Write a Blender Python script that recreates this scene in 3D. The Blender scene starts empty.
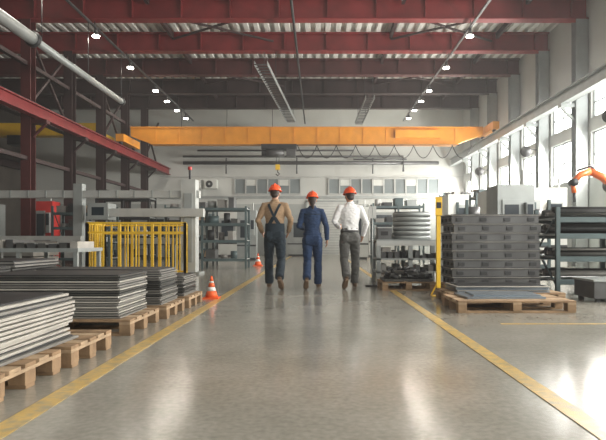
import bpy, math, random
from mathutils import Vector, Matrix, noise
from mathutils.bvhtree import BVHTree
random.seed(7)
R = random.uniform

# ------------------------------------------------------------------ materials
def mat(name, col, rough=0.6, metal=0.0, var=0.12, scale=3.0, bump=0.0, bscale=None, emit=None, estr=0, spec=None):
    m = bpy.data.materials.new(name); m.use_nodes = True
    nt = m.node_tree; b = nt.nodes['Principled BSDF']
    b.inputs['Roughness'].default_value = rough
    b.inputs['Metallic'].default_value = metal
    if spec is not None: b.inputs['Specular IOR Level'].default_value = spec
    tc = nt.nodes.new('ShaderNodeTexCoord')
    nz = nt.nodes.new('ShaderNodeTexNoise'); nz.inputs['Scale'].default_value = scale
    nz.inputs['Detail'].default_value = 5
    nt.links.new(tc.outputs['Object'], nz.inputs['Vector'])
    rp = nt.nodes.new('ShaderNodeValToRGB')
    rp.color_ramp.elements[0].position = 0.3; rp.color_ramp.elements[1].position = 0.7
    lo = [max(0, c*(1-var)) for c in col]; hi = [min(1, c*(1+var)) for c in col]
    rp.color_ramp.elements[0].color = (*lo, 1); rp.color_ramp.elements[1].color = (*hi, 1)
    nt.links.new(nz.outputs['Fac'], rp.inputs['Fac'])
    nt.links.new(rp.outputs['Color'], b.inputs['Base Color'])
    if bump > 0:
        n2 = nt.nodes.new('ShaderNodeTexNoise'); n2.inputs['Scale'].default_value = bscale or scale*6
        nt.links.new(tc.outputs['Object'], n2.inputs['Vector'])
        bp = nt.nodes.new('ShaderNodeBump'); bp.inputs['Strength'].default_value = bump
        bp.inputs['Distance'].default_value = 0.02
        nt.links.new(n2.outputs['Fac'], bp.inputs['Height'])
        nt.links.new(bp.outputs['Normal'], b.inputs['Normal'])
    if emit:
        b.inputs['Emission Color'].default_value = (*emit, 1)
        b.inputs['Emission Strength'].default_value = estr
    return m

M = {}
M['wall'] = mat('wall_paint', (0.52,0.535,0.51), 0.7, var=0.08, scale=0.6)
M['wall_lo'] = mat('wall_lower_paint', (0.36,0.385,0.37), 0.6, var=0.12, scale=0.8)
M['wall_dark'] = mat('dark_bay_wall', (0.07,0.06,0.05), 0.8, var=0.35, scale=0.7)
M['deck'] = mat('roof_deck', (0.74,0.74,0.70), 0.5, 0.0, var=0.12, scale=0.5)
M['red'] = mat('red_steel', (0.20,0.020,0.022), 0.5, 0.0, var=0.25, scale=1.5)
M['red_half_shade'] = mat('half_shaded_red_steel', (0.08,0.018,0.018), 0.5, 0.0, var=0.25, scale=1.5)  # darker copy of the red steel, shade put into the colour
M['reddk_shade'] = mat('dark_and_shaded_red_steel', (0.035,0.018,0.018), 0.55, var=0.3, scale=1.5)  # dark red bracing; also red steel with shade put into its colour
M['greyst'] = mat('grey_steel', (0.32,0.345,0.34), 0.45, 0.3, var=0.1)
M['ltst'] = mat('light_steel', (0.46,0.475,0.46), 0.4, 0.2, var=0.1)
M['dkst'] = mat('dark_steel', (0.04,0.042,0.044), 0.5, 0.4, var=0.3)
M['mdst'] = mat('mid_steel', (0.105,0.107,0.108), 0.42, 0.5, var=0.25)
M['crane'] = mat('crane_yellow', (0.74,0.30,0.03), 0.45, var=0.08)
M['yellow'] = mat('safety_yellow', (0.80,0.50,0.03), 0.4, var=0.08)
M['white'] = mat('white_enamel', (0.58,0.60,0.57), 0.4, var=0.05)
M['wood'] = mat('pallet_wood', (0.30,0.195,0.11), 0.8, var=0.3, scale=6, bump=0.2)
M['wood2'] = mat('pallet_wood_light', (0.42,0.30,0.19), 0.8, var=0.25, scale=6, bump=0.2)
M['pl_a'] = mat('plate_grey', (0.25,0.242,0.225), 0.45, 0.3, var=0.2)
M['pl_b'] = mat('plate_light', (0.46,0.44,0.40), 0.45, 0.2, var=0.15)
M['pl_c'] = mat('plate_dark', (0.09,0.09,0.085), 0.45, 0.4, var=0.25)
M['pl_blue'] = mat('plate_blue_grey', (0.26,0.31,0.36), 0.3, 0.6, var=0.15)
M['cone'] = mat('cone_orange', (0.9,0.14,0.03), 0.5, var=0.05)
M['conew'] = mat('cone_white', (0.80,0.80,0.76), 0.5, var=0.03)
M['robot'] = mat('robot_orange', (0.80,0.17,0.04), 0.35, var=0.06)
M['redbox'] = mat('red_enamel', (0.55,0.04,0.035), 0.4, var=0.08)
M['glass'] = mat('window_glass', (0.75,0.85,0.9), 0.2, var=0.03, emit=(1.0,0.98,0.94), estr=7)
M['glassdim'] = mat('office_glass', (0.18,0.21,0.215), 0.15, var=0.2, scale=0.8)
M['lamp'] = mat('lamp_lens', (1,1,1), 0.3, var=0, emit=(1,0.95,0.85), estr=30)
M['black'] = mat('black_rubber', (0.02,0.02,0.022), 0.6, var=0.2)
M['teal'] = mat('teal_steel', (0.07,0.105,0.11), 0.5, 0.1, var=0.2)
M['card'] = mat('cardboard', (0.38,0.26,0.16), 0.8, var=0.1)
M['skin'] = mat('skin', (0.50,0.27,0.18), 0.5, var=0.06, scale=20)
M['hair'] = mat('hair_dark', (0.035,0.02,0.015), 0.5, var=0.4, scale=60, bump=0.5, bscale=120)
M['helmet'] = mat('helmet_orange', (0.92,0.10,0.025), 0.25, var=0.03)
M['beige'] = mat('beige_shirt', (0.37,0.25,0.15), 0.85, var=0.1, scale=12, bump=0.2, bscale=300)
M['navy'] = mat('navy_overalls', (0.014,0.026,0.038), 0.85, var=0.2, scale=10, bump=0.2, bscale=300)
M['blue'] = mat('blue_coverall', (0.013,0.036,0.095), 0.85, var=0.2, scale=10, bump=0.2, bscale=300)
M['shirtw'] = mat('white_shirt', (0.78,0.785,0.79), 0.8, var=0.04, scale=12)
M['greytr'] = mat('grey_trousers', (0.10,0.10,0.095), 0.85, var=0.15, scale=12)
M['boot'] = mat('tan_boot', (0.13,0.08,0.05), 0.6, var=0.2, scale=20)
M['sole'] = mat('boot_sole', (0.20,0.13,0.08), 0.8, var=0.2, scale=20)
M['eyew'] = mat('eye_white', (0.8,0.8,0.78), 0.2, var=0)
M['eyed'] = mat('eye_iris', (0.05,0.03,0.02), 0.2, var=0)
M['lip'] = mat('lip', (0.45,0.16,0.13), 0.5, var=0.05)
M['screen'] = mat('dark_screen', (0.02,0.03,0.04), 0.15, var=0.1)

def floor_mat():
    m = bpy.data.materials.new('polished_concrete'); m.use_nodes = True
    nt = m.node_tree; b = nt.nodes['Principled BSDF']
    tc = nt.nodes.new('ShaderNodeTexCoord')
    n1 = nt.nodes.new('ShaderNodeTexNoise'); n1.inputs['Scale'].default_value = 1.1; n1.inputs['Detail'].default_value = 10
    n1.inputs['Roughness'].default_value = 0.7
    n2 = nt.nodes.new('ShaderNodeTexNoise'); n2.inputs['Scale'].default_value = 30; n2.inputs['Detail'].default_value = 8
    for n in (n1,n2): nt.links.new(tc.outputs['Object'], n.inputs['Vector'])
    r1 = nt.nodes.new('ShaderNodeValToRGB')
    r1.color_ramp.elements[0].position=0.32; r1.color_ramp.elements[1].position=0.70
    r1.color_ramp.elements[0].color=(0.265,0.253,0.215,1); r1.color_ramp.elements[1].color=(0.375,0.36,0.315,1)
    nt.links.new(n1.outputs['Fac'], r1.inputs['Fac'])
    mx = nt.nodes.new('ShaderNodeMixRGB'); mx.blend_type='OVERLAY'; mx.inputs['Fac'].default_value=0.35
    nt.links.new(r1.outputs['Color'], mx.inputs['Color1']); nt.links.new(n2.outputs['Fac'], mx.inputs['Color2'])
    nt.links.new(mx.outputs['Color'], b.inputs['Base Color'])
    r2 = nt.nodes.new('ShaderNodeMapRange')
    r2.inputs['To Min'].default_value=0.10; r2.inputs['To Max'].default_value=0.24
    nt.links.new(n1.outputs['Fac'], r2.inputs['Value']); nt.links.new(r2.outputs['Result'], b.inputs['Roughness'])
    b.inputs['Specular IOR Level'].default_value=0.55
    bp = nt.nodes.new('ShaderNodeBump'); bp.inputs['Strength'].default_value=0.05; bp.inputs['Distance'].default_value=0.01
    n3 = nt.nodes.new('ShaderNodeTexNoise'); n3.inputs['Scale'].default_value = 5
    nt.links.new(tc.outputs['Object'], n3.inputs['Vector'])
    nt.links.new(n3.outputs['Fac'], bp.inputs['Height']); nt.links.new(bp.outputs['Normal'], b.inputs['Normal'])
    return m
M['floor'] = floor_mat()
def paint_mat():
    m = mat('floor_paint_yellow', (0.62,0.42,0.12), 0.3, var=0.12, scale=4)
    nt=m.node_tree; b=nt.nodes['Principled BSDF']
    src=b.inputs['Base Color'].links[0].from_socket
    tc=nt.nodes.new('ShaderNodeTexCoord'); n=nt.nodes.new('ShaderNodeTexNoise'); n.inputs['Scale'].default_value=14; n.inputs['Detail'].default_value=9
    nt.links.new(tc.outputs['Object'], n.inputs['Vector'])
    r=nt.nodes.new('ShaderNodeValToRGB'); r.color_ramp.elements[0].position=0.45; r.color_ramp.elements[1].position=0.70
    nt.links.new(n.outputs['Fac'], r.inputs['Fac'])
    mx=nt.nodes.new('ShaderNodeMixRGB'); mx.inputs['Color2'].default_value=(0.34,0.29,0.19,1)
    nt.links.new(r.outputs['Color'], mx.inputs['Fac']); nt.links.new(src, mx.inputs['Color1'])
    nt.links.new(mx.outputs['Color'], b.inputs['Base Color'])
    return m
M['paint'] = paint_mat()

# ------------------------------------------------------------------ mesh builder
class MB:
    def __init__(s): s.v=[]; s.f=[]; s.m=[]; s.sm=[]; s.mats=[]
    def mi(s, k):
        k = M[k] if isinstance(k,str) else k
        if k not in s.mats: s.mats.append(k)
        return s.mats.index(k)
    def add(s, vs, fs, mt, smooth=False):
        o=len(s.v); i=s.mi(mt)
        s.v += [tuple(v) for v in vs]
        for f in fs:
            s.f.append([a+o for a in f]); s.m.append(i); s.sm.append(smooth)
    def box(s, c, sz, mt, rot=None):
        hx,hy,hz = sz[0]/2,sz[1]/2,sz[2]/2
        vs=[Vector((x,y,z)) for x in(-hx,hx) for y in(-hy,hy) for z in(-hz,hz)]
        if rot is not None: vs=[rot@v for v in vs]
        c=Vector(c); vs=[v+c for v in vs]
        s.add(vs,[(0,1,3,2),(4,6,7,5),(0,4,5,1),(2,3,7,6),(0,2,6,4),(1,5,7,3)],mt)
    def bx(s,x0,x1,y0,y1,z0,z1,mt):
        s.box(((x0+x1)/2,(y0+y1)/2,(z0+z1)/2),(abs(x1-x0),abs(y1-y0),abs(z1-z0)),mt)
    def bar(s,p1,p2,w,h,mt):
        p1=Vector(p1);p2=Vector(p2);d=p2-p1
        q=d.to_track_quat('Y','Z').to_matrix()
        s.box((p1+p2)/2,(w,d.length,h),mt,q)
    def rings(s, rings, mt, smooth=True, cap=True):
        n=len(rings[0]); vs=[v for r in rings for v in r]; fs=[]
        for i in range(len(rings)-1):
            for j in range(n):
                a=i*n+j; b=i*n+(j+1)%n
                fs.append((a,b,b+n,a+n))
        if cap:
            fs.append(tuple(range(n-1,-1,-1))); fs.append(tuple((len(rings)-1)*n+j for j in range(n)))
        s.add(vs,fs,mt,smooth)
    def cyl(s,p1,p2,r,mt,r2=None,n=16,cap=True):
        p1=Vector(p1);p2=Vector(p2); r2=r if r2 is None else r2
        q=(p2-p1).to_track_quat('Z','Y').to_matrix()
        f=lambda p,rr:[p+q@Vector((rr*math.cos(2*math.pi*j/n),rr*math.sin(2*math.pi*j/n),0)) for j in range(n)]
        s.rings([f(p1,r),f(p2,r2)],mt,True,cap)
    def tube(s,pts,r,mt,n=8,side=None,r_side=None):
        pts=[Vector(p) for p in pts]; k=len(pts)
        rr=r if isinstance(r,(list,tuple)) else [r]*k
        r2=rr if r_side is None else r_side
        rg=[]
        up=Vector(side) if side is not None else None
        prev=None
        for i,p in enumerate(pts):
            d=(pts[min(i+1,k-1)]-pts[max(i-1,0)]).normalized()
            if up is not None:
                a=(up-d*up.dot(d)).normalized()
            elif prev is None:
                a=d.orthogonal().normalized()
            else:
                a=(prev-d*prev.dot(d)).normalized()
            prev=a; b=d.cross(a)
            rg.append([p+a*(r2[i]*math.cos(2*math.pi*j/n))+b*(rr[i]*math.sin(2*math.pi*j/n)) for j in range(n)])
        s.rings(rg,mt,True,True)
    def ell(s,c,r,mt,rot=None,nu=20,nv=12,v0=0.0,v1=1.0):
        c=Vector(c); rg=[]
        for i in range(nv+1):
            t=math.pi*(v0+(v1-v0)*i/nv); t=min(max(t,0.02),math.pi-0.02)
            ring=[]
            for j in range(nu):
                a=2*math.pi*j/nu
                v=Vector((r[0]*math.sin(t)*math.cos(a),r[1]*math.sin(t)*math.sin(a),-r[2]*math.cos(t)))
                if rot is not None: v=rot@v
                ring.append(v+c)
            rg.append(ring)
        s.rings(rg,mt,True,True)
    def merge(s, me, mt, smooth=True):
        s.add([v.co for v in me.vertices],[tuple(p.vertices) for p in me.polygons],mt,smooth)
    def mesh(s,name):
        me=bpy.data.meshes.new(name); me.from_pydata(s.v,[],s.f)
        for m in s.mats: me.materials.append(m)
        for p,i,q in zip(me.polygons,s.m,s.sm): p.material_index=i; p.use_smooth=q
        me.update(); return me
    def done(s,name,loc=None,rz=0,bevel=0,center=True):
        if loc is None and center:
            xs=[v[0] for v in s.v];ys=[v[1] for v in s.v];zs=[v[2] for v in s.v]
            c=((min(xs)+max(xs))/2,(min(ys)+max(ys))/2,min(zs))
            s.v=[(v[0]-c[0],v[1]-c[1],v[2]-c[2]) for v in s.v]; loc=c
        me=s.mesh(name); o=bpy.data.objects.new(name,me)
        bpy.context.scene.collection.objects.link(o)
        o.location=loc or (0,0,0); o.rotation_euler[2]=rz
        if bevel:
            b=o.modifiers.new('bevel','BEVEL'); b.width=bevel; b.segments=2; b.limit_method='ANGLE'
        return o

def rotz(a): return Matrix.Rotation(a,3,'Z')

# ------------------------------------------------------------------ shell
YB=32.0; YF=-5.0; XR=8.3; XL=-17.0; ZD=8.3
BY=[5.7,8.6,11.5,14.4,17.3,20.2,23.1,26.0,28.9,31.6]
b=MB(); b.bx(XL,XR+0.3,YF,YB+0.3,-0.2,0,'floor'); b.done('floor',center=False)
b=MB(); p=0.36; x=XL; prof=[]
while x<XR+0.3:
    prof += [(x,ZD),(x+0.15,ZD),(x+0.18,ZD+0.13),(x+0.33,ZD+0.13)]; x+=p
vs=[];fs=[]
for (px,pz) in prof: vs+= [(px,YF,pz),(px,YB+0.3,pz)]
for i in range(len(prof)-1): fs.append((2*i,2*i+1,2*i+3,2*i+2))
b.add(vs,fs,'deck')
b.bx(XL,XR+0.3,YF,YB+0.3,ZD+0.17,ZD+0.25,'deck')
b.done('ceiling',center=False)

b=MB()
b.bx(XL,XR+0.3,YB,YB+0.3,2.9,ZD+0.1,'wall'); b.bx(XL,XR+0.3,YB,YB+0.3,0,2.9,'wall_lo')
b.done('wall_back',center=False)
b=MB(); b.bx(-9,XR,YB-0.12,YB-0.002,3.22,3.36,'greyst'); b.done('trim_1')
b=MB(); b.bx(-9,XR,YB-0.08,YB-0.002,4.42,4.5,'ltst'); b.done('trim_2')
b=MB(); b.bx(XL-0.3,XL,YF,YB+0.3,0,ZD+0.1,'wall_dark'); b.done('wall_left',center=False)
b=MB()
def rw(y0,y1,z0,z1,m='wall'): b.bx(XR,XR+0.3,y0,y1,z0,z1,m)
rw(YF,YB,0,2.75,'wall_lo'); rw(YF,YB,4.15,4.55); rw(YF,YB,5.5,ZD+0.1)
ys=[YF]+[y for y in [-0.1,2.8]+BY]+[YB]
for y in ys: 
    y0=max(YF,y-0.28); y1=min(YB,y+0.28)
    rw(y0,y1,2.75,4.15); rw(y0,y1,4.55,5.5)
b.done('wall_right',center=False)
k=1
bays=list(zip(ys[:-1],ys[1:]))
for (y0,y1) in bays:
    if y1-y0<1.2: continue
    a0,a1=y0+0.28,y1-0.28
    b=MB()
    for (z0,z1) in ((2.75,4.15),(4.55,5.5)):
        b.bx(XR+0.12,XR+0.15,a0,a1,z0,z1,'glass')
        n=3
        for i in range(n+1):
            yy=a0+0.03+(a1-a0-0.06)*i/n; b.bx(XR+0.08,XR+0.16,yy-0.022,yy+0.022,z0,z1,'greyst')
        for zz in (z0+0.03,(z0+z1)/2,z1-0.03): b.bx(XR+0.08,XR+0.16,a0,a1,zz-0.02,zz+0.02,'greyst')
    b.done('window_%d'%k); k+=1
for (xa,xb) in ((-4.75,-1.0),(0.6,6.9)):
    b=MB(); b.bx(xa,xb,YB-0.05,YB-0.003,3.5,4.32,'glassdim')
    n=int((xb-xa)/0.62)
    for i in range(n+1):
        xx=xa+(xb-xa)*i/n; b.bx(xx-0.035,xx+0.035,YB-0.1,YB-0.051,3.46,4.36,'ltst')
    b.bx(xa,xb,YB-0.1,YB-0.051,3.44,3.5,'ltst'); b.bx(xa,xb,YB-0.1,YB-0.051,4.32,4.38,'ltst')
    for i in range(n):
        if i%3==1: b.bx(xa+(xb-xa)*i/n+0.05,xa+(xb-xa)*(i+1)/n-0.05,YB-0.07,YB-0.052,3.95,4.3,'white')
    b.done('window_%d'%k); k+=1
b=MB(); b.bx(XL,XR+.3,YF-.3,YF,0,2.2,'wall_lo'); b.bx(XL,XR+.3,YF-.3,YF,6.2,ZD+.1,'wall')
b.bx(XL,-8.5,YF-.3,YF,2.2,6.2,'wall_dark'); b.bx(7.5,XR+.3,YF-.3,YF,2.2,6.2,'wall')
b.done('wall_front',center=False)
b=MB(); b.bx(-8.5,7.5,YF-.18,YF-.15,2.2,6.2,'glassdim')  # unseen glazing, added to go with the rear fill lamp
for i in range(17): b.bx(-8.5+i*1.0-.03,-8.5+i*1.0+.03,YF-.2,YF-.1,2.2,6.2,'greyst')
for z in (2.23,3.5,4.85,6.17): b.bx(-8.5,7.5,YF-.2,YF-.1,z-.03,z+.03,'greyst')
b.done('window_%d'%k)

def ibeam(b,p1,p2,w,h,m,t=0.03):
    p1=Vector(p1);p2=Vector(p2);up=Vector((0,0,1))
    b.bar(p1+up*(t/2),p2+up*(t/2),w,t,m); b.bar(p1+up*(h-t/2),p2+up*(h-t/2),w,t,m)
    b.bar(p1+up*(h/2),p2+up*(h/2),t,h-2*t,m)
for i,y in enumerate(BY[:-1]):
    b=MB(); m='red' if i<6 else ('red_half_shade' if i<7 else 'reddk_shade')  # farther beams get darker reds: distance haze put into the colour
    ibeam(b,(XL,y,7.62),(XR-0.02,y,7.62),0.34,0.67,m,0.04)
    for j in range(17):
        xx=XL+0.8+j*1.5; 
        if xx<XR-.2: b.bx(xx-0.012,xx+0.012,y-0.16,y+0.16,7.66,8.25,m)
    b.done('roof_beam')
b=MB()
for x in (-5.2,2.6,6.4):
    for ya,yb in zip(BY[:-2],BY[1:-1]):
        b.bx(x-0.05,x+0.05,ya+0.18,yb-0.18,8.05,8.25,'reddk_shade')
b.done('roof_purlins')
b=MB()
for i in (4,6):
    for x0 in (-5.2,2.6):
        b.bar((x0,BY[i]+.2,7.95),(x0+3.6,BY[i+1]-.2,7.95),0.06,0.06,'reddk_shade')
        b.bar((x0+3.6,BY[i]+.2,8.02),(x0,BY[i+1]-.2,8.02),0.06,0.06,'reddk_shade')
b.done('roof_bracing')

for i,y in enumerate(BY[1:-1]):
    for side,x,m in (('L',-8.95,'red_half_shade' if i<4 else 'reddk_shade'),('R',XR-0.22,'greyst')):  # left columns carry the dim bay's shade in their colour
        b=MB(); w=0.30 if side=='L' else .36; h=7.62
        b.bx(x-w/2,x+w/2,y-0.17,y-0.14,0.03,h,m); b.bx(x-w/2,x+w/2,y+0.14,y+0.17,0.03,h,m)
        b.bx(x-0.015,x+0.015,y-0.14,y+0.14,0.03,h,m)
        b.bx(x-w/2-0.05,x+w/2+0.05 if side=='L' else x+w/2,y-0.22,y+0.22,0,0.03,m)
        s=1 if side=='L' else -1
        z=4.55 if side=='L' else 5.05
        b.bx(x+s*w/2,x+s*0.62,y-0.12,y+0.12,z-0.12,z,m)
        b.bar((x+s*w/2,y,z-0.5),(x+s*0.55,y,z-0.12),0.1,0.06,m)
        b.done('steel_column')
b=MB()
for i in (4,6,8):
    if i+1<len(BY)-0:
        ya,yb=BY[i]+.2,min(BY[i+1],31.6)-.2
        b.bar((-8.95,ya,5.2),(-8.95,yb,7.4),0.08,0.08,'reddk_shade'); b.bar((-9.08,ya,7.4),(-9.08,yb,5.2),0.08,0.08,'reddk_shade')
for ya,yb in zip(BY[1:-2],BY[2:-1]):
    b.bx(-9.02,-8.88,ya+.18,yb-.18,3.3,3.42,'reddk_shade')
    b.bx(-9.02,-8.88,ya+.18,yb-.18,6.2,6.32,'reddk_shade')
b.done('colonnade_bracing')
b=MB(); ibeam(b,(-8.5,3,4.55),(-8.5,YB-.1,4.55),0.24,0.36,'red',0.03); b.bx(-8.53,-8.47,3,YB-.1,4.91,4.97,'dkst'); b.done('crane_runway_beam')
b=MB(); ibeam(b,(7.6,3,5.05),(7.6,YB-.1,5.05),0.26,0.40,'greyst',0.03); b.bx(7.57,7.63,3,YB-.1,5.45,5.5,'dkst'); b.done('crane_runway_beam')

b=MB(); y=25.0
prof=[(-8.3,5.45),(-7.4,5.12),(6.2,5.12),(7.3,5.52),(7.3,5.82),(-8.3,5.82)]
vs=[(x,y-0.2,z) for x,z in prof]+[(x,y+0.2,z) for x,z in prof]; n=len(prof)
fs=[tuple(range(n)),tuple(range(2*n-1,n-1,-1))]+[(i,i+n,(i+1)%n+n,(i+1)%n) for i in range(n)]
b.add(vs,fs,'crane')
b.bx(-8.3,7.3,y-0.26,y+0.26,5.82,5.86,'crane'); b.bx(-7.4,6.2,y-0.26,y+0.26,5.08,5.12,'crane')
for i in range(14): b.bx(-7.2+i*1.02,-7.17+i*1.02,y-0.225,y-0.2,5.12,5.82,'crane')
for xx,zz in ((-8.5,4.97),(7.6,5.5)):
    b.bx(xx-0.14,xx+0.2 if xx<0 else xx+.14,y-1.1,y+1.1,zz+0.1,zz+0.42,'crane')
    for dy in (-0.85,0.85): b.cyl((xx-.06,y+dy,zz+0.125),(xx+.06,y+dy,zz+0.125),0.12,'dkst')
b.bx(3.4,5.4,y-0.36,y-0.2,5.35,5.7,'crane')
b.bx(-2.5,-0.95,y-0.35,y+0.35,4.88,5.08,'dkst'); b.cyl((-2.3,y-.1,4.72),(-1.5,y-.1,4.72),0.2,'mdst'); b.bx(-1.4,-1.0,y-0.3,y+.2,4.55,4.9,'mdst')
b.cyl((-2.5,y-.1,4.72),(-2.3,y-.1,4.72),0.13,'dkst')
for dx in (-.06,.06): b.cyl((-1.8+dx,y,4.6),(-1.8+dx,y,4.2),0.012,'black',n=6)
b.bx(-1.9,-1.7,y-.06,y+.06,3.98,4.22,'yellow')
b.tube([(-1.8,y,3.98),(-1.8,y,3.88),(-1.72,y,3.8),(-1.8,y,3.72),(-1.88,y,3.8)],0.025,'dkst')
b.bx(-1,6.2,y-0.42,y-0.38,5.0,5.04,'dkst')
x0=-0.9
while x0<6.0:
    w=0.85; pts=[(x0+w*t/10,y-0.4,5.0-0.55*(1-(2*t/10-1)**2)) for t in range(11)]
    b.tube(pts,0.018,'black',n=6); x0+=w
b.done('overhead_crane')
b=MB(); b.bx(-16.6,-9.6,24.4,24.9,5.4,5.95,'yellow'); b.bx(-13.5,-12.6,24.3,25,5.0,5.4,'dkst')
b.bx(-16.9,-16.6,23.8,25.6,5.2,5.5,'yellow'); b.bx(-9.6,-9.3,23.8,25.6,5.2,5.5,'yellow')
b.done('overhead_crane')
for x in (-16.75,-9.45):
    b=MB(); ibeam(b,(x,6,4.8),(x,YB-.1,4.8),0.26,0.4,'reddk_shade'); b.done('crane_runway_beam')

LAMP_W=26
def lamp_row(x,ys):
    b=MB(); b.bx(x-.035,x+.035,3,31,7.42,7.47,'mdst')
    for y in BY[:-1]: b.cyl((x,y,7.47),(x,y,7.615),0.012,'dkst',n=6)
    b.done('lighting_track')
    for y in ys:
        b=MB()
        b.cyl((x,y,7.415),(x,y,7.30),0.05,'mdst'); b.cyl((x,y,7.30),(x,y,7.20),0.07,'mdst',0.13)
        b.cyl((x,y,7.20),(x,y,7.16),0.11,'lamp')
        b.done('ceiling_light')
        L=bpy.data.lights.new('bay_lamp','AREA'); L.shape='DISK'; L.size=0.22; L.energy=LAMP_W; L.color=(1,0.92,0.80)
        o=bpy.data.objects.new('bay_lamp_light',L); o.location=(x,y,7.15); bpy.context.scene.collection.objects.link(o)
LY=[14.2,17.4,20.6,23.8,25.6,27.4,29.2]
lamp_row(-6.9,LY); lamp_row(4.72,LY)

b=MB()
b.tube([(-7.1,9,5.85),(-7.1,13.9,5.85)],0.15,'greyst',n=16); b.cyl((-7.1,13.9,5.85),(-7.1,14.0,5.85),0.2,'dkst')
b.tube([(-7.1,14.0,5.85),(-7.1,20.2,5.85)],0.10,'greyst',n=16)
b.cyl((-7.1,20.2,5.85),(-7.1,20.3,5.85),0.13,'dkst')
for y in (11.5,14.4,17.3,20.2): b.cyl((-7.1,y,5.9),(-7.1,y,7.61),0.012,'dkst',n=6)
b.done('ventilation_pipe')
b=MB(); b.tube([(-0.72,4,7.3),(-0.72,31,7.3)],0.04,'black'); 
for y in BY[:-1]: b.cyl((-0.72,y,7.3),(-0.72,y,7.61),0.012,'dkst',n=6)
b.done('cable_conduit')
def tray(xa,ya,xb,yb,z,w):
    b=MB(); 
    for s in (-1,1): b.bar((xa+s*w/2,ya,z),(xb+s*w/2,yb,z),0.02,0.14,'greyst')
    n=int((yb-ya)/0.3)
    for i in range(n+1):
        t=i/n; b.box((xa+(xb-xa)*t,ya+(yb-ya)*t,z-.05),(w,0.06,0.03),'mdst')
    for y in BY:
        if ya<y<yb:
            t=(y-ya)/(yb-ya); 
            for s in (-1,1): b.cyl((xa+(xb-xa)*t+s*w/2,y,z+.05),(xa+(xb-xa)*t+s*w/2,y,7.61),0.012,'dkst',n=6)
    b.done('cable_tray')
tray(-1.86,18.2,-1.3,27,6.6,0.42); tray(2.1,22.5,2.0,27.5,6.6,0.35)
b=MB()
b.tube([(-6.8,31.6,5.9),(2.0,31.6,5.9),(2.0,31.6,5.4),(5,31.6,5.4)],0.05,'mdst')
b.tube([(-7.6,31.5,5.55),(4.8,31.5,5.55),(4.8,31.5,4.7)],0.06,'mdst'); b.tube([(-7.6,31.6,5.2),(6.8,31.6,5.2)],0.1,'mdst')
for xx in (-5.2,-1.2,3.1): b.tube([(xx,31.7,5.5),(xx,31.7,4.6)],0.04,'mdst')
b.done('wall_pipes')
b=MB(); b.bx(-8,-2.0,30.3,31.2,6.1,6.7,'greyst')
for i in range(8): b.bx(-8+i*.85,-7.95+i*.85,30.26,31.24,6.06,6.74,'ltst')
for xx in (-7.5,-5,-2.5): b.cyl((xx,30.75,6.7),(xx,30.75,8.2),0.015,'dkst',n=6)
b.done('ventilation_duct')
for xx in (-7.3,-6.4):
    b=MB(); zz=3.75
    b.bx(xx,xx+0.7,31.5,31.99,zz,zz+.5,'white')
    z=zz+.25; yy=31.5
    b.cyl((xx+.28,yy,z),(xx+.28,yy-.02,z),0.2,'dkst',n=20); b.cyl((xx+.28,yy-.02,z),(xx+.28,yy-.04,z),0.06,'ltst',n=12)
    b.done('air_conditioner',bevel=.01)

b=MB(); b.bx(-1.47,-1.35,-3,31,0.001,0.004,'paint'); b.done('floor_marking')
b=MB(); b.bx(1.20,1.31,-3,31,0.001,0.004,'paint'); b.done('floor_marking')
b=MB(); b.bx(1.85,5.5,5.64,5.69,0.001,0.004,'paint'); b.done('floor_marking')

# ------------------------------------------------------------------ pallets / stacks
def pallet(x0,x1,y0,y1,z=0,long='X',m='wood'):
    b=MB(); b_m2='wood2'
    X=[x0+.05,(x0+x1)/2,x1-.05]; Y=[y0+.06,(y0+y1)/2,y1-.06]
    for xx in X:
        for yy in Y: b.box((xx,yy,z+.022+.039),(0.1,0.12,0.078),m)
    for yy in Y: b.box(((x0+x1)/2,yy,z+.011),(x1-x0,0.1,0.022),m)
    for xx in X: b.box((xx,(y0+y1)/2,z+.111),(0.1,y1-y0,0.022),b_m2)
    n=5 if y1-y0<.9 else 7
    wd=(y1-y0)/n*0.78
    for i in range(n):
        yy=y0+wd/2+(y1-y0-wd)*i/(n-1); b.box(((x0+x1)/2,yy,z+.133),(x1-x0,wd,0.022),b_m2 if i%2 else m)
    return b.done('wooden_pallet',bevel=.003)
def stack(name,x0,x1,y0,y1,z0,z1,n,mats,jit=.02,rot=.01,fill=.62,drift=0):
    b=MB(); t=(z1-z0)/n
    for i in range(n):
        m=random.choice(mats); c=((x0+x1)/2+R(-jit,jit)+drift*i,(y0+y1)/2+R(-jit,jit),z0+t*i+t*fill/2)
        rt=rotz(R(-rot,rot))
        b.box(c,(x1-x0,y1-y0,t*fill),m,rt)
        b.box((c[0],c[1],z0+t*i+t*(fill+1)/2),(x1-x0-.06,y1-y0-.06,t*(1-fill)),'dkst',rt)
    return b.done(name,bevel=.002)
pallet(-2.95,-1.66,2.85,3.62); pallet(-2.95,-1.63,3.70,4.42)
stack('sheet_metal_stack',-3.05,-1.78,2.95,4.08,.145,.475,12,['pl_b','pl_b','pl_a','pl_b'],.035,.03,.62)
pallet(-3.1,-1.66,4.95,5.85); pallet(-3.1,-1.62,6.0,6.8); pallet(-4.7,-3.2,4.95,5.85); pallet(-3.1,-1.60,6.95,7.75)
stack('sheet_metal_stack',-3.12,-1.78,5.02,5.82,.145,.535,17,['pl_a','pl_c','pl_a','pl_b'],.014,.008,.6)
stack('sheet_metal_stack',-4.75,-3.22,4.98,5.85,.145,.58,15,['pl_c','pl_c','pl_a'],.02,.01,.6)
stack('sheet_metal_stack',-3.08,-1.70,6.05,6.75,.145,.53,16,['pl_a','pl_a','pl_c'],.015,.01,.6)
stack('sheet_metal_stack',-3.0,-1.68,7.0,7.7,.145,.40,12,['pl_a','pl_c'],.02,.012,.6)
stack('sheet_metal_stack',-4.9,-3.3,6.1,7.1,.0,.62,18,['pl_c','pl_c','pl_a'],.03,.02,.6)

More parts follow.
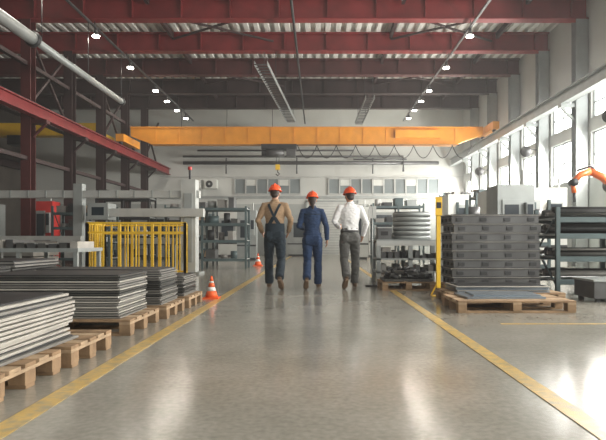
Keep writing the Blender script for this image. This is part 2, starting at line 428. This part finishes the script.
pallet(1.63,3.0,6.5,7.34); pallet(1.74,3.3,7.46,8.26); pallet(2.0,3.48,8.62,9.5)
b=MB(); b.box((2.25,7.0,.156),(0.95,.6,.022),'pl_blue',rotz(.03)); b.box((2.3,7.02,.177),(0.8,.5,.02),'pl_blue',rotz(-.04)); b.done('sheet_metal_stack')
stack('sheet_metal_stack',1.85,3.1,7.52,8.2,.145,.235,5,['pl_blue','pl_b'],.02,.015,.7)
def trays(x0,x1,y0,y1,z0,z1,n):
    b=MB(); t=(z1-z0)/n
    for i in range(n):
        dx=R(-.018,.018); dy=R(-.01,.01); z=z0+i*t
        b.bx(x0+.03+dx,x1-.03+dx,y0+.03+dy,y1-.03+dy,z,z+t*.84,'mdst')
        b.bx(x0+dx,x1+dx,y0+dy,y1+dy,z+t*.84,z+t*.93,'pl_a')
        b.bx(x0+.02+dx,x1-.02+dx,y0+.02+dy,y1-.02+dy,z+t*.93,z+t,'dkst')
        for k in range(4):
            xx=x0+.15+(x1-x0-.3)*k/3+dx; b.bx(xx-.05,xx+.05,y0+.012+dy,y0+.03+dy,z+t*.2,z+t*.6,'dkst')
        for k in range(3):
            yy=y0+.15+(y1-y0-.3)*k/2+dy; b.bx(x0+.012+dx,x0+.03+dx,yy-.04,yy+.04,z+t*.2,z+t*.6,'dkst')
    return b.done('metal_tray_stack',bevel=.002)
trays(2.06,3.47,8.66,9.46,.145,1.25,8)
b=MB(); b.bx(3.75,4.45,7.6,8.2,.05,.28,'mdst'); b.bx(3.73,4.47,7.58,8.22,.28,.31,'greyst')
for xx in (3.8,4.38):
    for yy in (7.64,8.12): b.bx(xx,xx+.06,yy,yy+.06,0,.05,'dkst')
b.done('metal_crate',bevel=.004)

b=MB(); b.bx(1.72,1.94,8.41,8.6,0,.012,'yellow'); b.bx(1.795,1.855,8.47,8.53,.012,1.32,'yellow'); b.bx(1.775,1.875,8.455,8.47,1.22,1.50,'yellow'); b.bx(1.79,1.86,8.449,8.455,1.33,1.42,'black')
b.bar((1.72,8.5,.02),(1.8,8.5,.18),.03,.02,'yellow')
b.done('yellow_guard_post',bevel=.003)

def rack(name,x0,x1,y0,y1,h,levels,mt,goods,seed=0,post=.06):
    random.seed(seed); b=MB()
    nx=max(1,int((x1-x0)/1.1+.5))
    for i in range(nx+1):
        xx=x0+post/2+(x1-x0-post)*i/nx
        for yy in (y0+post/2,y1-post/2): b.bx(xx-post/2,xx+post/2,yy-post/2,yy+post/2,0,h,mt)
        b.bar((xx,y0+post,.15),(xx,y1-post,h*.5),.02,.03,mt); b.bar((xx,y1-post,h*.5),(xx,y0+post,h-.1),.02,.03,mt)
    for z in levels:
        b.bx(x0,x1,y0+.005,y0+.045,z-.08,z,mt); b.bx(x0,x1,y1-.045,y1-.005,z-.08,z,mt)
        b.bx(x0+.01,x1-.01,y0+.05,y1-.05,z-.03,z-.005,'greyst')
        if goods=='pipes':
            for k in range(14):
                yy=R(y0+.1,y1-.1); r=R(.02,.045); zz=z-.005+r+ (R(0,.1))
                b.cyl((x0+R(0,.1),yy,zz),(x1-R(0,.3),yy,zz),r,random.choice(['mdst','dkst','pl_c','pl_a']),n=10)
        else:
            xx=x0+.12
            while xx<x1-.35:
                w=R(.15,.35); hh=R(.1,.32); m=random.choice(['mdst','pl_c','pl_a','teal','ltst','greyst','dkst','card'])
                if random.random()<.3: b.cyl((xx+w/2,(y0+y1)/2,z-.005),(xx+w/2,(y0+y1)/2,z+hh),w/2,m)
                else:
                    b.bx(xx,xx+w,y0+.1,y1-.12,z-.005,z+hh,m); b.bx(xx-.01,xx+w+.01,y0+.09,y1-.11,z+hh-.03,z+hh,m)
                xx+=w+R(.04,.15)
    return b.done(name)
rack('pipe_storage_rack',3.62,5.9,8.5,9.4,1.35,[.25,.6,.95,1.2],'teal','pipes',3)
rack('storage_rack',-3.45,-2.1,16.5,17.3,1.85,[.3,.85,1.35,1.8],'teal','boxes',5)
rack('storage_rack',3.3,5.2,12.5,13.4,1.75,[.3,.8,1.3],'teal','boxes',9)
rack('storage_rack',6.2,7.8,9.8,10.7,1.9,[.3,.9,1.4],'teal','boxes',12)
rack('storage_rack',-8.2,-6.4,17.2,18.0,1.9,[.3,.8,1.25,1.7],'teal','boxes',14)
rack('storage_rack',-5.9,-4.0,21.5,22.4,2.2,[.3,.9,1.5,2.1],'teal','boxes',15)
rack('storage_rack',2.0,3.9,20.5,21.4,2.2,[.3,.9,1.5,2.1],'teal','boxes',21)
rack('storage_rack',5.7,7.8,25.5,26.4,3.0,[.3,1.0,1.7,2.4,2.9],'teal','boxes',22)
rack('storage_rack',-8.2,-6.2,20.6,21.5,2.6,[.3,1.0,1.7,2.4],'dkst','boxes',23)
rack('storage_rack',-5.0,-3.4,18.3,19.1,1.7,[.3,.9,1.5],'dkst','boxes',24)
rack('storage_rack',5.2,7.2,18.4,19.3,2.4,[.3,1.0,1.7,2.3],'teal','boxes',25)
random.seed(11)
b=MB()
x0,x1,y0,y1=1.12,2.42,10.7,11.7
for xx in (x0+.04,(x0+x1)/2,x1-.04):
    for yy in (y0+.04,y1-.04): b.bx(xx-.04,xx+.04,yy-.04,yy+.04,0,.83,'greyst')
for z in (.25,.5,.86): b.bx(x0,x1,y0,y1,z-.035,z,'greyst')
b.bx(x0,x1,y0-.01,y0+.0,.74,.83,'ltst')
for i in range(9):
    xx=x0+.1+i*.13; b.bx(xx,xx+.09,y0+.1,y0+.6,.5,.5+R(.05,.2),random.choice(['dkst','pl_c','mdst']))
    b.bx(xx,xx+.1,y0+.1,y0+.6,.25,.25+R(.05,.15),random.choice(['dkst','pl_a','mdst']))
b.done('steel_workbench')
b=MB()
for i in range(6):
    z=.86+i*.09; b.cyl((1.86,11.15,z),(1.86,11.15,z+.075),.37,'greyst',n=36); b.cyl((1.86,11.15,z+.075),(1.86,11.15,z+.09),.35,'mdst',n=36)
b.cyl((1.86,11.15,1.4),(1.86,11.15,1.405),.12,'dkst',n=24)
b.done('steel_coil')
b=MB(); b.bx(1.16,1.42,10.85,11.2,.86,1.08,'mdst'); b.bx(1.15,1.43,10.84,11.21,1.08,1.1,'ltst'); b.bx(1.22,1.36,10.838,10.85,.94,1.02,'black'); b.done('metal_parts_box',bevel=.005)
pallet(1.08,1.98,9.4,10.2)
b=MB()
for i in range(90):
    xx=R(1.18,1.88); yy=R(9.52,10.08); h=.20*(1-abs(xx-1.52)/.55)*(1-abs(yy-9.8)/.6)
    z=.20+R(0,max(.02,h)); L=R(.08,.18)
    rot=Matrix.Rotation(R(0,3.1),3,'Z')@Matrix.Rotation(R(-.3,.3),3,'X')
    if i%3: b.box((xx,yy,z+.02),(L,.06,.04),random.choice(['dkst','pl_c','mdst']),rot)
    else:
        d=rot@Vector((0,.08,0)); b.cyl(Vector((xx,yy,z+.02))-d,Vector((xx,yy,z+.02))+d,.03,random.choice(['dkst','mdst','pl_a']),n=10)
b.bx(1.12,1.94,9.45,10.14,.147,.19,'pl_c')
b.done('scrap_parts_heap')
b=MB(); b.cyl((1.0,10.3,0),(1.0,10.3,.02),.13,'dkst'); b.cyl((1.0,10.3,.02),(1.0,10.3,1.45),.012,'greyst',n=8); b.bx(.93,1.07,10.29,10.31,1.25,1.47,'ltst'); b.done('sign_stand')

def cone(x,y,h):
    b=MB(); r=h*.30
    b.bx(x-r*1.15,x+r*1.15,y-r*1.15,y+r*1.15,0,h*.07,'cone')
    lv=[(0.07,.95,'cone'),(.35,.66,'conew'),(.52,.50,'cone'),(.70,.34,'conew'),(.78,.28,'cone'),(1.0,.10,'cone')]
    for (a,ra,m),(c,rc,_) in zip(lv[:-1],lv[1:]):
        b.cyl((x,y,h*a),(x,y,h*c),r*ra,m,r*rc,n=24)
    b.done('traffic_cone')
cone(-1.54,8.1,.33); cone(-1.96,18.3,.42)

b=MB()
def fence(p,q,n):
    p=Vector(p);q=Vector(q)
    for z in (.12,1.0,1.19): b.bar((p.x,p.y,z),(q.x,q.y,z),.04,.04,'yellow')
    for i in range(n+1):
        t=i/n; c=p.lerp(q,t); big=(i%4==0); w=.05 if big else .026
        b.bx(c.x-w/2,c.x+w/2,c.y-w/2,c.y+w/2,0 if big else .12,1.2 if big else 1.19,'yellow')
        if big: b.bx(c.x-.08,c.x+.08,c.y-.08,c.y+.08,0,.012,'yellow')
fence((-4.62,11.2,0),(-2.66,11.2,0),12); fence((-2.66,11.2,0),(-3.05,13.0,0),8); fence((-4.62,11.2,0),(-4.95,13.0,0),8)
fence((-4.95,13.0,0),(-3.05,13.0,0),12)
b.done('safety_fence')

b=MB(); y=14.0
b.bx(-6.07,-5.85,y-.12,y+.12,0,2.25,'greyst'); b.bx(-6.2,-5.72,y-.25,y+.25,0,.05,'greyst')
b.bx(-3.38,-3.02,y-.2,y+.2,0,2.35,'ltst'); b.bx(-3.5,-2.9,y-.3,y+.3,0,.06,'greyst')
b.bx(-3.3,-3.1,y-.23,y-.2,.3,2.0,'greyst')
b.bx(-8.3,-2.95,y-.1,y+.1,1.9,2.08,'ltst')
for i in range(12): b.bx(-8.1+i*.44,-8.06+i*.44,y-.115,y-.1,1.9,2.08,'greyst')
b.bx(-5.1,-2.8,y-.34,y-.14,1.42,1.62,'ltst'); b.bx(-8.3,-5.8,y-.32,y-.12,.77,.95,'ltst')
b.bx(-8.3,-8.1,y-.12,y+.12,0,2.1,'greyst')
b.bx(-5.6,-5.1,y-.4,y+.15,1.35,1.75,'greyst'); b.bx(-5.5,-5.2,y-.405,y-.4,1.45,1.65,'screen')
b.cyl((-3.2,y,2.35),(-3.2,y,2.6),.03,'dkst'); b.cyl((-3.2,y,2.6),(-3.2,y,2.68),.05,'redbox')
b.bx(-5.0,-3.5,y-.05,y+.5,.75,.9,'greyst'); 
for xx in (-4.9,-3.65): b.bx(xx-.05,xx+.05,y+.1,y+.2,0,.75,'greyst')
b.done('gantry_machine',bevel=.006)
b=MB()
for xx in (-5.5,-4.7,-3.8):
    for yy in (8.8,9.7): b.bx(xx-.03,xx+.03,yy-.03,yy+.03,0,.66,'greyst')
b.bx(-5.55,-3.75,8.75,9.75,.66,.72,'greyst'); b.bx(-5.55,-3.75,8.75,9.75,.28,.31,'greyst')
for i in range(10): 
    xx=-5.45+i*.17; b.bx(xx,xx+.12,8.85,9.5,.72,.72+R(.03,.16),random.choice(['dkst','mdst','pl_c','pl_b']))
b.done('steel_workbench')
b=MB()
for i in range(8): b.bx(-6.9+R(-.03,.03),-5.2+R(-.03,.03),10.2,11.2,.05+i*.1,.13+i*.1,random.choice(['pl_c','pl_a','mdst']))
b.bx(-6.8,-5.3,10.3,11.1,0,.85,'dkst')
b.done('steel_profile_stack')

b=MB(); y=12.0; O='robot'
b.bx(6.2,6.9,11.65,12.35,0,.9,'greyst'); b.cyl((6.55,y,.9),(6.55,y,1.1),.26,'dkst',n=24); b.cyl((6.55,y,1.1),(6.55,y,1.35),.22,O,.18,n=24)
b.cyl((6.55,y-.2,1.42),(6.55,y+.2,1.42),.2,O,n=24)
b.tube([(6.55,y-.12,1.42),(6.5,y-.12,1.7),(6.3,y-.12,2.02)],[.13,.10,.12],O,n=14)
b.cyl((6.3,y-.25,2.02),(6.3,y+.12,2.02),.15,'dkst',n=20)
b.cyl((6.3,y-.27,2.02),(6.3,y+.1,2.02),.13,O,n=20)
b.tube([(6.35,y,2.02),(6.1,y,2.2),(5.83,y,2.32)],[.12,.09,.075],O,n=14)
b.tube([(5.83,y,2.32),(5.62,y,2.25),(5.47,y,2.08)],[.08,.065,.06],O,n=14)
b.cyl((5.47,y-.09,2.08),(5.47,y+.09,2.08),.08,'dkst',n=16)
b.cyl((5.47,y,2.04),(5.49,y,1.86),.055,O,.05,n=14); b.cyl((5.49,y,1.86),(5.5,y,1.66),.03,'dkst',n=12)
b.tube([(6.45,y+.15,1.5),(6.2,y+.2,2.2),(5.9,y+.12,2.45),(5.6,y+.1,2.35)],.025,'black')
b.done('robot_arm')

def machine(name,x0,x1,y0,y1,h,m='white'):
    b=MB(); b.bx(x0,x1,y0,y1,.1,h,m); b.bx(x0+.05,x1-.05,y0+.05,y1-.05,0,.1,'dkst')
    w=x1-x0
    b.bx(x0+w*.12,x0+w*.62,y0-.03,y0,h*.35,h*.85,'greyst'); b.bx(x0+w*.18,x0+w*.56,y0-.04,y0-.03,h*.45,h*.8,'screen')
    b.bx(x0+w*.72,x0+w*.92,y0-.12,y0,h*.5,h*.82,'greyst'); b.bx(x0+w*.74,x0+w*.90,y0-.125,y0-.12,h*.62,h*.8,'screen')
    b.bx(x0,x1,y0-.01,y0,h*.28,h*.31,'dkst'); b.cyl((x1-.15,y0+.2,h),(x1-.15,y0+.2,h+.3),.03,'ltst')
    b.done(name,bevel=.01)
machine('cnc_machine',4.9,6.9,15.5,17.2,2.3); machine('cnc_machine',2.5,4.5,27.5,29,2.6); machine('cnc_machine',5.0,7.2,21.5,23,2.6)
machine('control_cabinet',-9.9,-9.25,19.5,20.1,2.2,'redbox')
machine('cnc_machine',-7.8,-5.9,24.5,26,2.2,'greyst'); machine('cnc_machine',-5.2,-3.6,28.5,30,2.3)
machine('cnc_machine',-1.6,.2,29.2,30.6,2.2,'greyst')
machine('control_cabinet',3.4,4.1,10.6,11.3,1.9,'greyst')
machine('control_cabinet',1.5,2.2,24.5,25.3,2.3,'white')
machine('control_cabinet',-3.4,-2.6,23.5,24.2,2.1,'greyst')
machine('control_cabinet',-11.8,-10.9,16.5,17.2,2.0,'greyst'); machine('cnc_machine',-13.8,-12,20,21.5,2.2,'greyst')
b=MB(); b.bx(-.6,2.2,YB-.08,YB-.002,0,3.0,'white')
for i in range(20): b.bx(-.55,2.15,YB-.095,YB-.08,.05+i*.148,.15+i*.148,'ltst')
b.bx(-.7,-.6,YB-.12,YB-.002,0,3.1,'greyst'); b.bx(2.2,2.3,YB-.12,YB-.002,0,3.1,'greyst'); b.bx(-.7,2.3,YB-.12,YB-.002,3.0,3.1,'greyst')
b.done('door_1')
for y in (14.4,20.2,26.0):
    b=MB(); x=XR-.42
    b.cyl((x,y,4.1),(x-.35,y-.1,4.1),.02,'dkst',n=8); b.cyl((x-.32,y+.1,4.1),(x-.42,y-.12,4.02),.14,'dkst',.2,n=20)
    b.done('wall_floodlight')

# ------------------------------------------------------------------ people
def remesh(mb, voxel, smooth=4, wr=0, seed=0, wz=9):
    me=mb.mesh('tmp'); o=bpy.data.objects.new('tmp',me); bpy.context.scene.collection.objects.link(o)
    m=o.modifiers.new('r','REMESH'); m.mode='VOXEL'; m.voxel_size=voxel
    if smooth:
        s=o.modifiers.new('s','SMOOTH'); s.factor=.6; s.iterations=smooth
    dg=bpy.context.evaluated_depsgraph_get(); dg.update()
    out=bpy.data.meshes.new_from_object(o.evaluated_get(dg))
    bpy.data.objects.remove(o)
    if wr:
        out.update()
        off=Vector((seed*3.1,seed*1.7,0))
        ds=[]
        for v in out.vertices:
            p=v.co*1.0
            q=Vector((p.x*wz,p.y*wz,p.z*wz*1.7))+off
            a=noise.noise(q)+.5*noise.noise(q*2.3)
            a=(1-abs(a)*2)
            ds.append(v.co+v.normal*wr*a)
        for v,d in zip(out.vertices,ds): v.co=d
    out.update()
    return out

def hand(mb, w, d, n, s, mt='skin'):
    w=Vector(w); d=Vector(d).normalized(); n=(Vector(n)-d*Vector(n).dot(d)).normalized()
    s2=d.cross(n); 
    if s2.dot(Vector(s))<0: s2=-s2
    s=s2; h=MB()
    P=lambda a,b,c: w+d*a+s*b+n*c
    h.tube([P(-.05,0,0),P(0,0,0),P(.03,0,0),P(.07,0,.002),P(.092,0,.004)],[.024,.021,.017,.015,.011],'skin',n=12,side=s,r_side=[.027,.027,.036,.042,.039])
    for off,L,cu in ((.030,.072,.30),(.011,.082,.34),(-.010,.076,.38),(-.029,.060,.44)):
        p=P(.082,off,.004); ang=cu*.6; pts=[p]; 
        for seg in (.44,.31,.25):
            dd=d*math.cos(ang)+n*math.sin(ang); p=p+dd*L*seg; pts.append(p); ang+=cu*1.3
        h.tube(pts,[.0095,.009,.0083,.0065],'skin',n=8)
    h.tube([P(.015,.022,.004),P(.045,.044,.012),P(.072,.056,.022),P(.094,.058,.034)],[.014,.012,.010,.0075],'skin',n=8)
    mb.merge(remesh(h,.0042,2),mt)

def person(loc, rz, H, pose, shirt, trousers, overall=False, female=False, headturn=0, obj=None):
    k=H/1.76; A=MB()
    sw=0.92 if female else 1.0
    L,Rr=pose['L'],pose['R']
    T=MB()
    T.tube([(0,-.005,.80),(0,-.012,.86),(0,-.01,.94),(0,0,1.02),(0,.0,1.07)],[.085,.118,.122,.112,.106],'navy',n=24,side=(1,0,0),r_side=[.10,.168,.170,.155*sw,.150*sw])
    for sgn,q in ((-1,L),(1,Rr)):
        hip=Vector((sgn*.088,-.005,.90)); kn=Vector(q['knee']); an=Vector(q['ankle'])
        cf=kn.lerp(an,.35)+Vector((0,-.015,0))
        T.tube([hip+Vector((0,0,.03)),hip.lerp(kn,.3),hip.lerp(kn,.7),kn,cf,kn.lerp(an,.75),kn.lerp(an,1.10)],
               [.098,.094,.080,.070,.072,.070,.074],'navy',n=18)
        T.ell(kn+Vector((0,.01,0)),(.064,.066,.07),'navy')
        T.ell((sgn*.08,-.055,.90),(.088,.085,.10),'navy')
    A.merge(remesh(T,.012,5,.009,seed=H*10),trousers)
    for q in (L,Rr):
        an=Vector(q['ankle']); toe=Vector(q['toe']); f=toe-an; f.z=0; f.normalize()
        hl=Vector(q['heel']); kn=Vector(q['knee'])
        Bt=MB(); sd=Vector((f.y,-f.x,0))
        Bt.tube([an+(kn-an).normalized()*.06,an,hl+(an-hl)*.4],[.046,.044,.04],'boot',n=14)
        up=(toe-hl).normalized().cross(sd)*-1
        if up.z<0: up=-up
        Bt.tube([hl+up*.035-(toe-hl).normalized()*.01,hl.lerp(toe,.2)+up*.042,hl.lerp(toe,.5)+up*.045,hl.lerp(toe,.78)+up*.034,toe+up*.026],[.036,.042,.044,.034,.022],'boot',n=14,side=sd,r_side=[.034,.040,.044,.050,.034])
        A.merge(remesh(Bt,.009,3),'boot')
        dl=(toe-hl)
        A.tube([hl-dl*.04+up*.006,hl+dl*.15+up*.006,hl+dl*.45+up*.006,hl+dl*.8+up*.006,toe+dl*.05+up*.008],[.010]*5,'sole',n=10,side=sd,r_side=[.024,.040,.040,.052,.028])
    S=MB()
    rr=[(.97,.160,.118),(1.05,.150*sw,.112),(1.13,.152*sw,.110),(1.23,.170*sw,.118),(1.33,.187*sw,.120),(1.40,.190*sw,.108),(1.45,.150*sw,.088),(1.49,.085,.068),(1.515,.062,.062)]
    S.tube([(0,-.012 if z>1.2 else -.002,z) for z,_,_ in rr],[c for _,_,c in rr],'beige',n=28,side=(1,0,0),r_side=[a for _,a,_ in rr])
    for sgn,q in ((-1,L),(1,Rr)):
        sh=Vector((sgn*.178*sw,-.012,1.425)); el=Vector(q['elbow']); wr_=Vector(q['wrist'])
        S.tube([Vector((sgn*.10,-.012,1.43)),sh,sh.lerp(el,.3),sh.lerp(el,.75),el,el.lerp(wr_,.4),el.lerp(wr_,.97)],
               [.060,.064,.060,.052,.049,.046,.036],'beige',n=16)
        S.ell(sh+Vector((0,0,-.01)),(.062,.064,.062),'beige'); S.ell(el,(.048,.05,.05),'beige')
    up_me=remesh(S,.011,4,.007,seed=H*7)
    A.merge(up_me,shirt)
    bvh=BVHTree.FromPolygons([v.co.copy() for v in up_me.vertices],[tuple(p.vertices) for p in up_me.polygons])
    wb=[]
    N=28
    for zz,g in ((.985,.006),(1.02,.009),(1.03,.004)):
        wb.append([Vector(((.163+g)*math.cos(2*math.pi*j/N),-.002+(.120+g)*math.sin(2*math.pi*j/N),zz)) for j in range(N)])
    if not overall and shirt!=trousers: A.rings(wb,'black',True,False)
    if shirt==trousers: A.rings(wb,trousers,True,False)
    A.tube([(.058*math.cos(t),-.012+.060*math.sin(t),1.515+.006*math.cos(t*1)) for t in [2*math.pi*i/20 for i in range(21)]],[.012]*21,shirt,n=8,side=(0,0,1),r_side=[.020]*21)
    def strip(pts,w,mt,front=False,th=.006):
        c=[]
        for (x,z) in pts:
            o=Vector((x,(.6 if front else -.6),z)); h=bvh.ray_cast(o,Vector((0,-1 if front else 1,0)))
            y=h[0].y if h[0] else (c[-1].y if c else (-.1)); nn=(.004 if front else -.004)
            c.append(Vector((x,y+nn,z)))
        n=len(c); vs=[];fs=[]
        for i,p in enumerate(c):
            d=(c[min(i+1,n-1)]-c[max(i-1,0)]).normalized(); sd=d.cross(Vector((0,1,0))).normalized()
            yo=.007 if front else -.007
            for sx in (-1,1): vs.append(p+sd*w/2*sx+Vector((0,yo,0)))
            for sx in (-1,1): vs.append(p+sd*w/2*sx-Vector((0,yo*1.2,0)))
        for i in range(n-1):
            a=4*i; e=a+4
            fs+=[(a,a+1,e+1,e),(a+2,e+2,e+3,a+3),(a,e,e+2,a+2),(a+1,a+3,e+3,e+1)]
        fs+=[(0,2,3,1),(4*n-4,4*n-3,4*n-1,4*n-2)]
        A.add(vs,fs,mt,False)
    if overall:
        rg=[]
        for zz,g in ((.96,.014),(1.03,.012),(1.09,.011),(1.12,.010)):
            rg.append([Vector(((.158+g)*math.cos(2*math.pi*j/N),-.002+(.114+g)*math.sin(2*math.pi*j/N),zz)) for j in range(N)])
        A.rings(rg,trousers,True,False)
        L1=[(-.085+.075*t/6, 1.10+ .12*t/6) for t in range(7)]; L2=[(.085-.075*t/6,1.10+.12*t/6) for t in range(7)]
        U1=[(-.005+.105*t/9,1.22+.235*t/9) for t in range(10)]; U2=[(.005-.105*t/9,1.22+.235*t/9) for t in range(10)]
        for q in (L1,L2): strip(q,.06,trousers)
        for q in (U1,U2): strip(q,.04,trousers)
        strip([(-.1,1.43),(-.1,1.36),(-.09,1.28)],.036,trousers,True); strip([(.1,1.43),(.1,1.36),(.09,1.28)],.036,trousers,True)
        strip([(0,1.09),(0,1.16),(0,1.22),(0,1.29)],.22,trousers,True)
        for sx in (-1,1): A.box((sx*.075,-.138,.93),(.085,.012,.10),trousers)
    if shirt==trousers:
        strip([(-.15+.3*t/10,1.37) for t in range(11)],.012,'navy')
        for sx in (-1,1): A.box((sx*.075,-.140,.92),(.08,.010,.10),trousers)
    for sgn,q in ((-1,L),(1,Rr)):
        w=Vector(q['wrist']); el=Vector(q['elbow']); d=q.get('hd') or (w-el)
        hand(A,w,d,q.get('hn',(-sgn,0,0)),q.get('hs',(0,1,0)))
        wd=(w-el).normalized()
        A.tube([w-wd*.035,w-wd*.004],[.0385,.037],shirt,n=16)
    rt=Matrix.Rotation(headturn,3,'Z'); C=Vector((0,.012,1.635))
    W=lambda x,y,z: C+rt@Vector((x,y,z))
    Hd=MB()
    Hd.tube([(0,-.015,1.45),(0,-.008,1.52),W(0,-.01,-.05)],[.058,.052,.054],'skin',n=16)
    Hd.ell(W(0,-.008,.028),(.075,.094,.098),'skin',rt); Hd.ell(W(0,.025,-.045),(.058,.062,.068),'skin',rt)
    Hd.ell(W(0,.062,-.088),(.026,.022,.020),'skin',rt)
    Hd.tube([W(0,.088,.012),W(0,.104,-.018),W(0,.108,-.028)],[.009,.013,.011],'skin',n=8)
    Hd.ell(W(0,.080,.030),(.05,.014,.012),'skin',rt)
    for sx in (-1,1):
        Hd.ell(W(sx*.078,-.005,-.005),(.010,.020,.032),'skin',rt); Hd.ell(W(sx*.048,.05,-.02),(.02,.03,.02),'skin',rt)
    A.merge(remesh(Hd,.006,3),'skin')
    for sx in (-1,1):
        A.ell(W(sx*.031,.079,.005),(.014,.010,.009),'eyew',rt,12,8); A.ell(W(sx*.031,.0865,.005),(.006,.004,.006),'eyed',rt,10,6)
        A.tube([W(sx*.015,.092,.024),W(sx*.032,.091,.029),W(sx*.048,.080,.024)],.004,'hair',n=6)
    A.tube([W(-.024,.084,-.055),W(0,.092,-.052),W(.024,.084,-.055)],[.003,.006,.003],'lip',n=8)
    Hr=MB()
    Hr.ell(W(0,-.022,.035),(.081,.091,.095),'hair',rt)
    if female:
        Hr.ell(W(0,-.075,-.035),(.058,.04,.07),'hair',rt); Hr.tube([W(0,-.085,-.05),W(0,-.095,-.12),W(0,-.085,-.19)],[.04,.032,.015],'hair',n=12)
    else:
        Hr.ell(W(0,-.050,-.022),(.064,.055,.055),'hair',rt)
    A.merge(remesh(Hr,.007,2),'hair')
    tilt=rt@Matrix.Rotation(-.10,3,'X'); HC=W(0,0,.052)
    def hp(x,y,z): return HC+tilt@Vector((x,y,z))
    rg=[]; NN=32
    for i in range(13):
        t=i/12*math.pi/2
        ring=[]
        for j in range(NN):
            a=2*math.pi*j/NN; ridge=1+.035*math.exp(-((math.cos(a))/.16)**2)*(math.sin(t)**.5)
            ring.append(hp(.108*math.cos(t)*math.cos(a),.132*math.cos(t)*math.sin(a),.118*math.sin(t)*ridge) if t<math.pi/2-.01 else hp(.004*math.cos(a),.004*math.sin(a),.121))
        rg.append(ring)
    A.rings(rg,'helmet',True,True)
    br=[]
    for (e,z) in ((1.0,.012),(1.10,.0),(1.12,-.006),(1.08,-.010),(.98,-.008)):
        br.append([hp(.108*e*math.cos(2*math.pi*j/NN),(.132*e+(.035 if e>1.05 else 0)*max(0,math.sin(2*math.pi*j/NN))**2)*math.sin(2*math.pi*j/NN),z) for j in range(NN)])
    A.rings(br,'helmet',True,False)
    A.tube([hp(0,.12*math.cos(t),.012+.113*math.sin(t)) for t in [math.pi*i/16 for i in range(17)]],[.008]*17,'helmet',n=8,side=(1,0,0),r_side=[.014]*17)
    A.v=[(x*k,y*k,z*k) for x,y,z in A.v]
    zmin=min(v[2] for v in A.v)
    A.v=[(x,y,z-zmin) for x,y,z in A.v]
    return A.done('person',loc=loc,rz=rz)

def leg_lead(s,dx=.10): return dict(knee=(s*dx,.17,.50),ankle=(s*dx,.25,.115),heel=(s*dx,.21,.0),toe=(s*(dx+.03),.46,.015))
def leg_trail(s,dx=.10): return dict(knee=(s*dx,.02,.485),ankle=(s*(dx+.01),-.33,.235),heel=(s*(dx+.01),-.385,.165),toe=(s*(dx+.03),-.20,.0))
def P(l,r,al,ar): 
    l.update(al); r.update(ar); return dict(L=l,R=r)
o1=person((-0.75,9.75,0),-.05,1.77,P(leg_lead(-1,.13),leg_trail(1,.11),
   dict(elbow=(-.285,-.06,1.17),wrist=(-.235,.10,.97),hs=(.3,1,0),hn=(1,0,0)),
   dict(elbow=(.285,-.06,1.17),wrist=(.225,.11,.98),hs=(-.3,1,0),hn=(-1,0,0))),'beige','navy',overall=True)
o2=person((-0.10,9.75,0),.02,1.65,P(leg_trail(-1,.09),leg_lead(1,.11),
   dict(elbow=(-.245,-.05,1.16),wrist=(-.14,.20,1.10),hd=(.5,.8,.1),hs=(0,0,1),hn=(1,-.3,0)),
   dict(elbow=(.262,-.05,1.15),wrist=(.275,.03,.90),hs=(0,1,0),hn=(-1,0,0))),'blue','blue',female=True,headturn=.1)
o3=person((0.56,9.85,0),.10,1.73,P(leg_trail(-1,.10),leg_lead(1,.13),
   dict(elbow=(-.285,-.05,1.18),wrist=(-.17,.19,1.09),hd=(.5,.8,.1),hs=(0,0,1),hn=(1,-.3,0)),
   dict(elbow=(.285,-.07,1.16),wrist=(.25,.07,.93),hs=(0,1,0),hn=(-1,0,0))),'shirtw','greytr',headturn=.3)

# ------------------------------------------------------------------ lights / world
def area(name,loc,rot,sx,sy,e,col=(1,1,1)):
    L=bpy.data.lights.new(name,'AREA'); L.shape='RECTANGLE'; L.size=sx; L.size_y=sy; L.energy=e; L.color=col
    o=bpy.data.objects.new(name,L); o.location=loc; o.rotation_euler=rot; bpy.context.scene.collection.objects.link(o)
for (y0,y1) in bays:
    if y1-y0<1.2: continue
    c=(y0+y1)/2
    area('window_and_added_fill',(XR-.02,c,3.45),(0,math.radians(90-14),0),1.3,y1-y0-.7,350 if c>6 else 220,(1,.955,.88))
area('window_and_added_fill',(-.5,YF+.05,4.2),(math.radians(90-14),0,0),15.5,3.8,420,(1,.98,.95))  # added fill lamp behind the camera, replaces ambient lost to the world volume

w=bpy.data.worlds.new('world'); bpy.context.scene.world=w; w.use_nodes=True
bg=w.node_tree.nodes['Background']; bg.inputs['Color'].default_value=(.9,.94,1,1); bg.inputs['Strength'].default_value=0.6
vs_=w.node_tree.nodes.new('ShaderNodeVolumeScatter'); vs_.inputs['Density'].default_value=0.0035; vs_.inputs['Anisotropy'].default_value=0.2
w.node_tree.links.new(vs_.outputs[0], w.node_tree.nodes['World Output'].inputs['Volume'])

sc=bpy.context.scene
sc.view_settings.view_transform='Standard'
cam=bpy.data.cameras.new('camera'); cam.sensor_width=36; cam.lens=560/606*36
cam.shift_x=-15/606; cam.shift_y=20/606
co=bpy.data.objects.new('camera',cam); co.location=(0,0,.85); co.rotation_euler=(math.radians(90),0,0)
sc.collection.objects.link(co); sc.camera=co
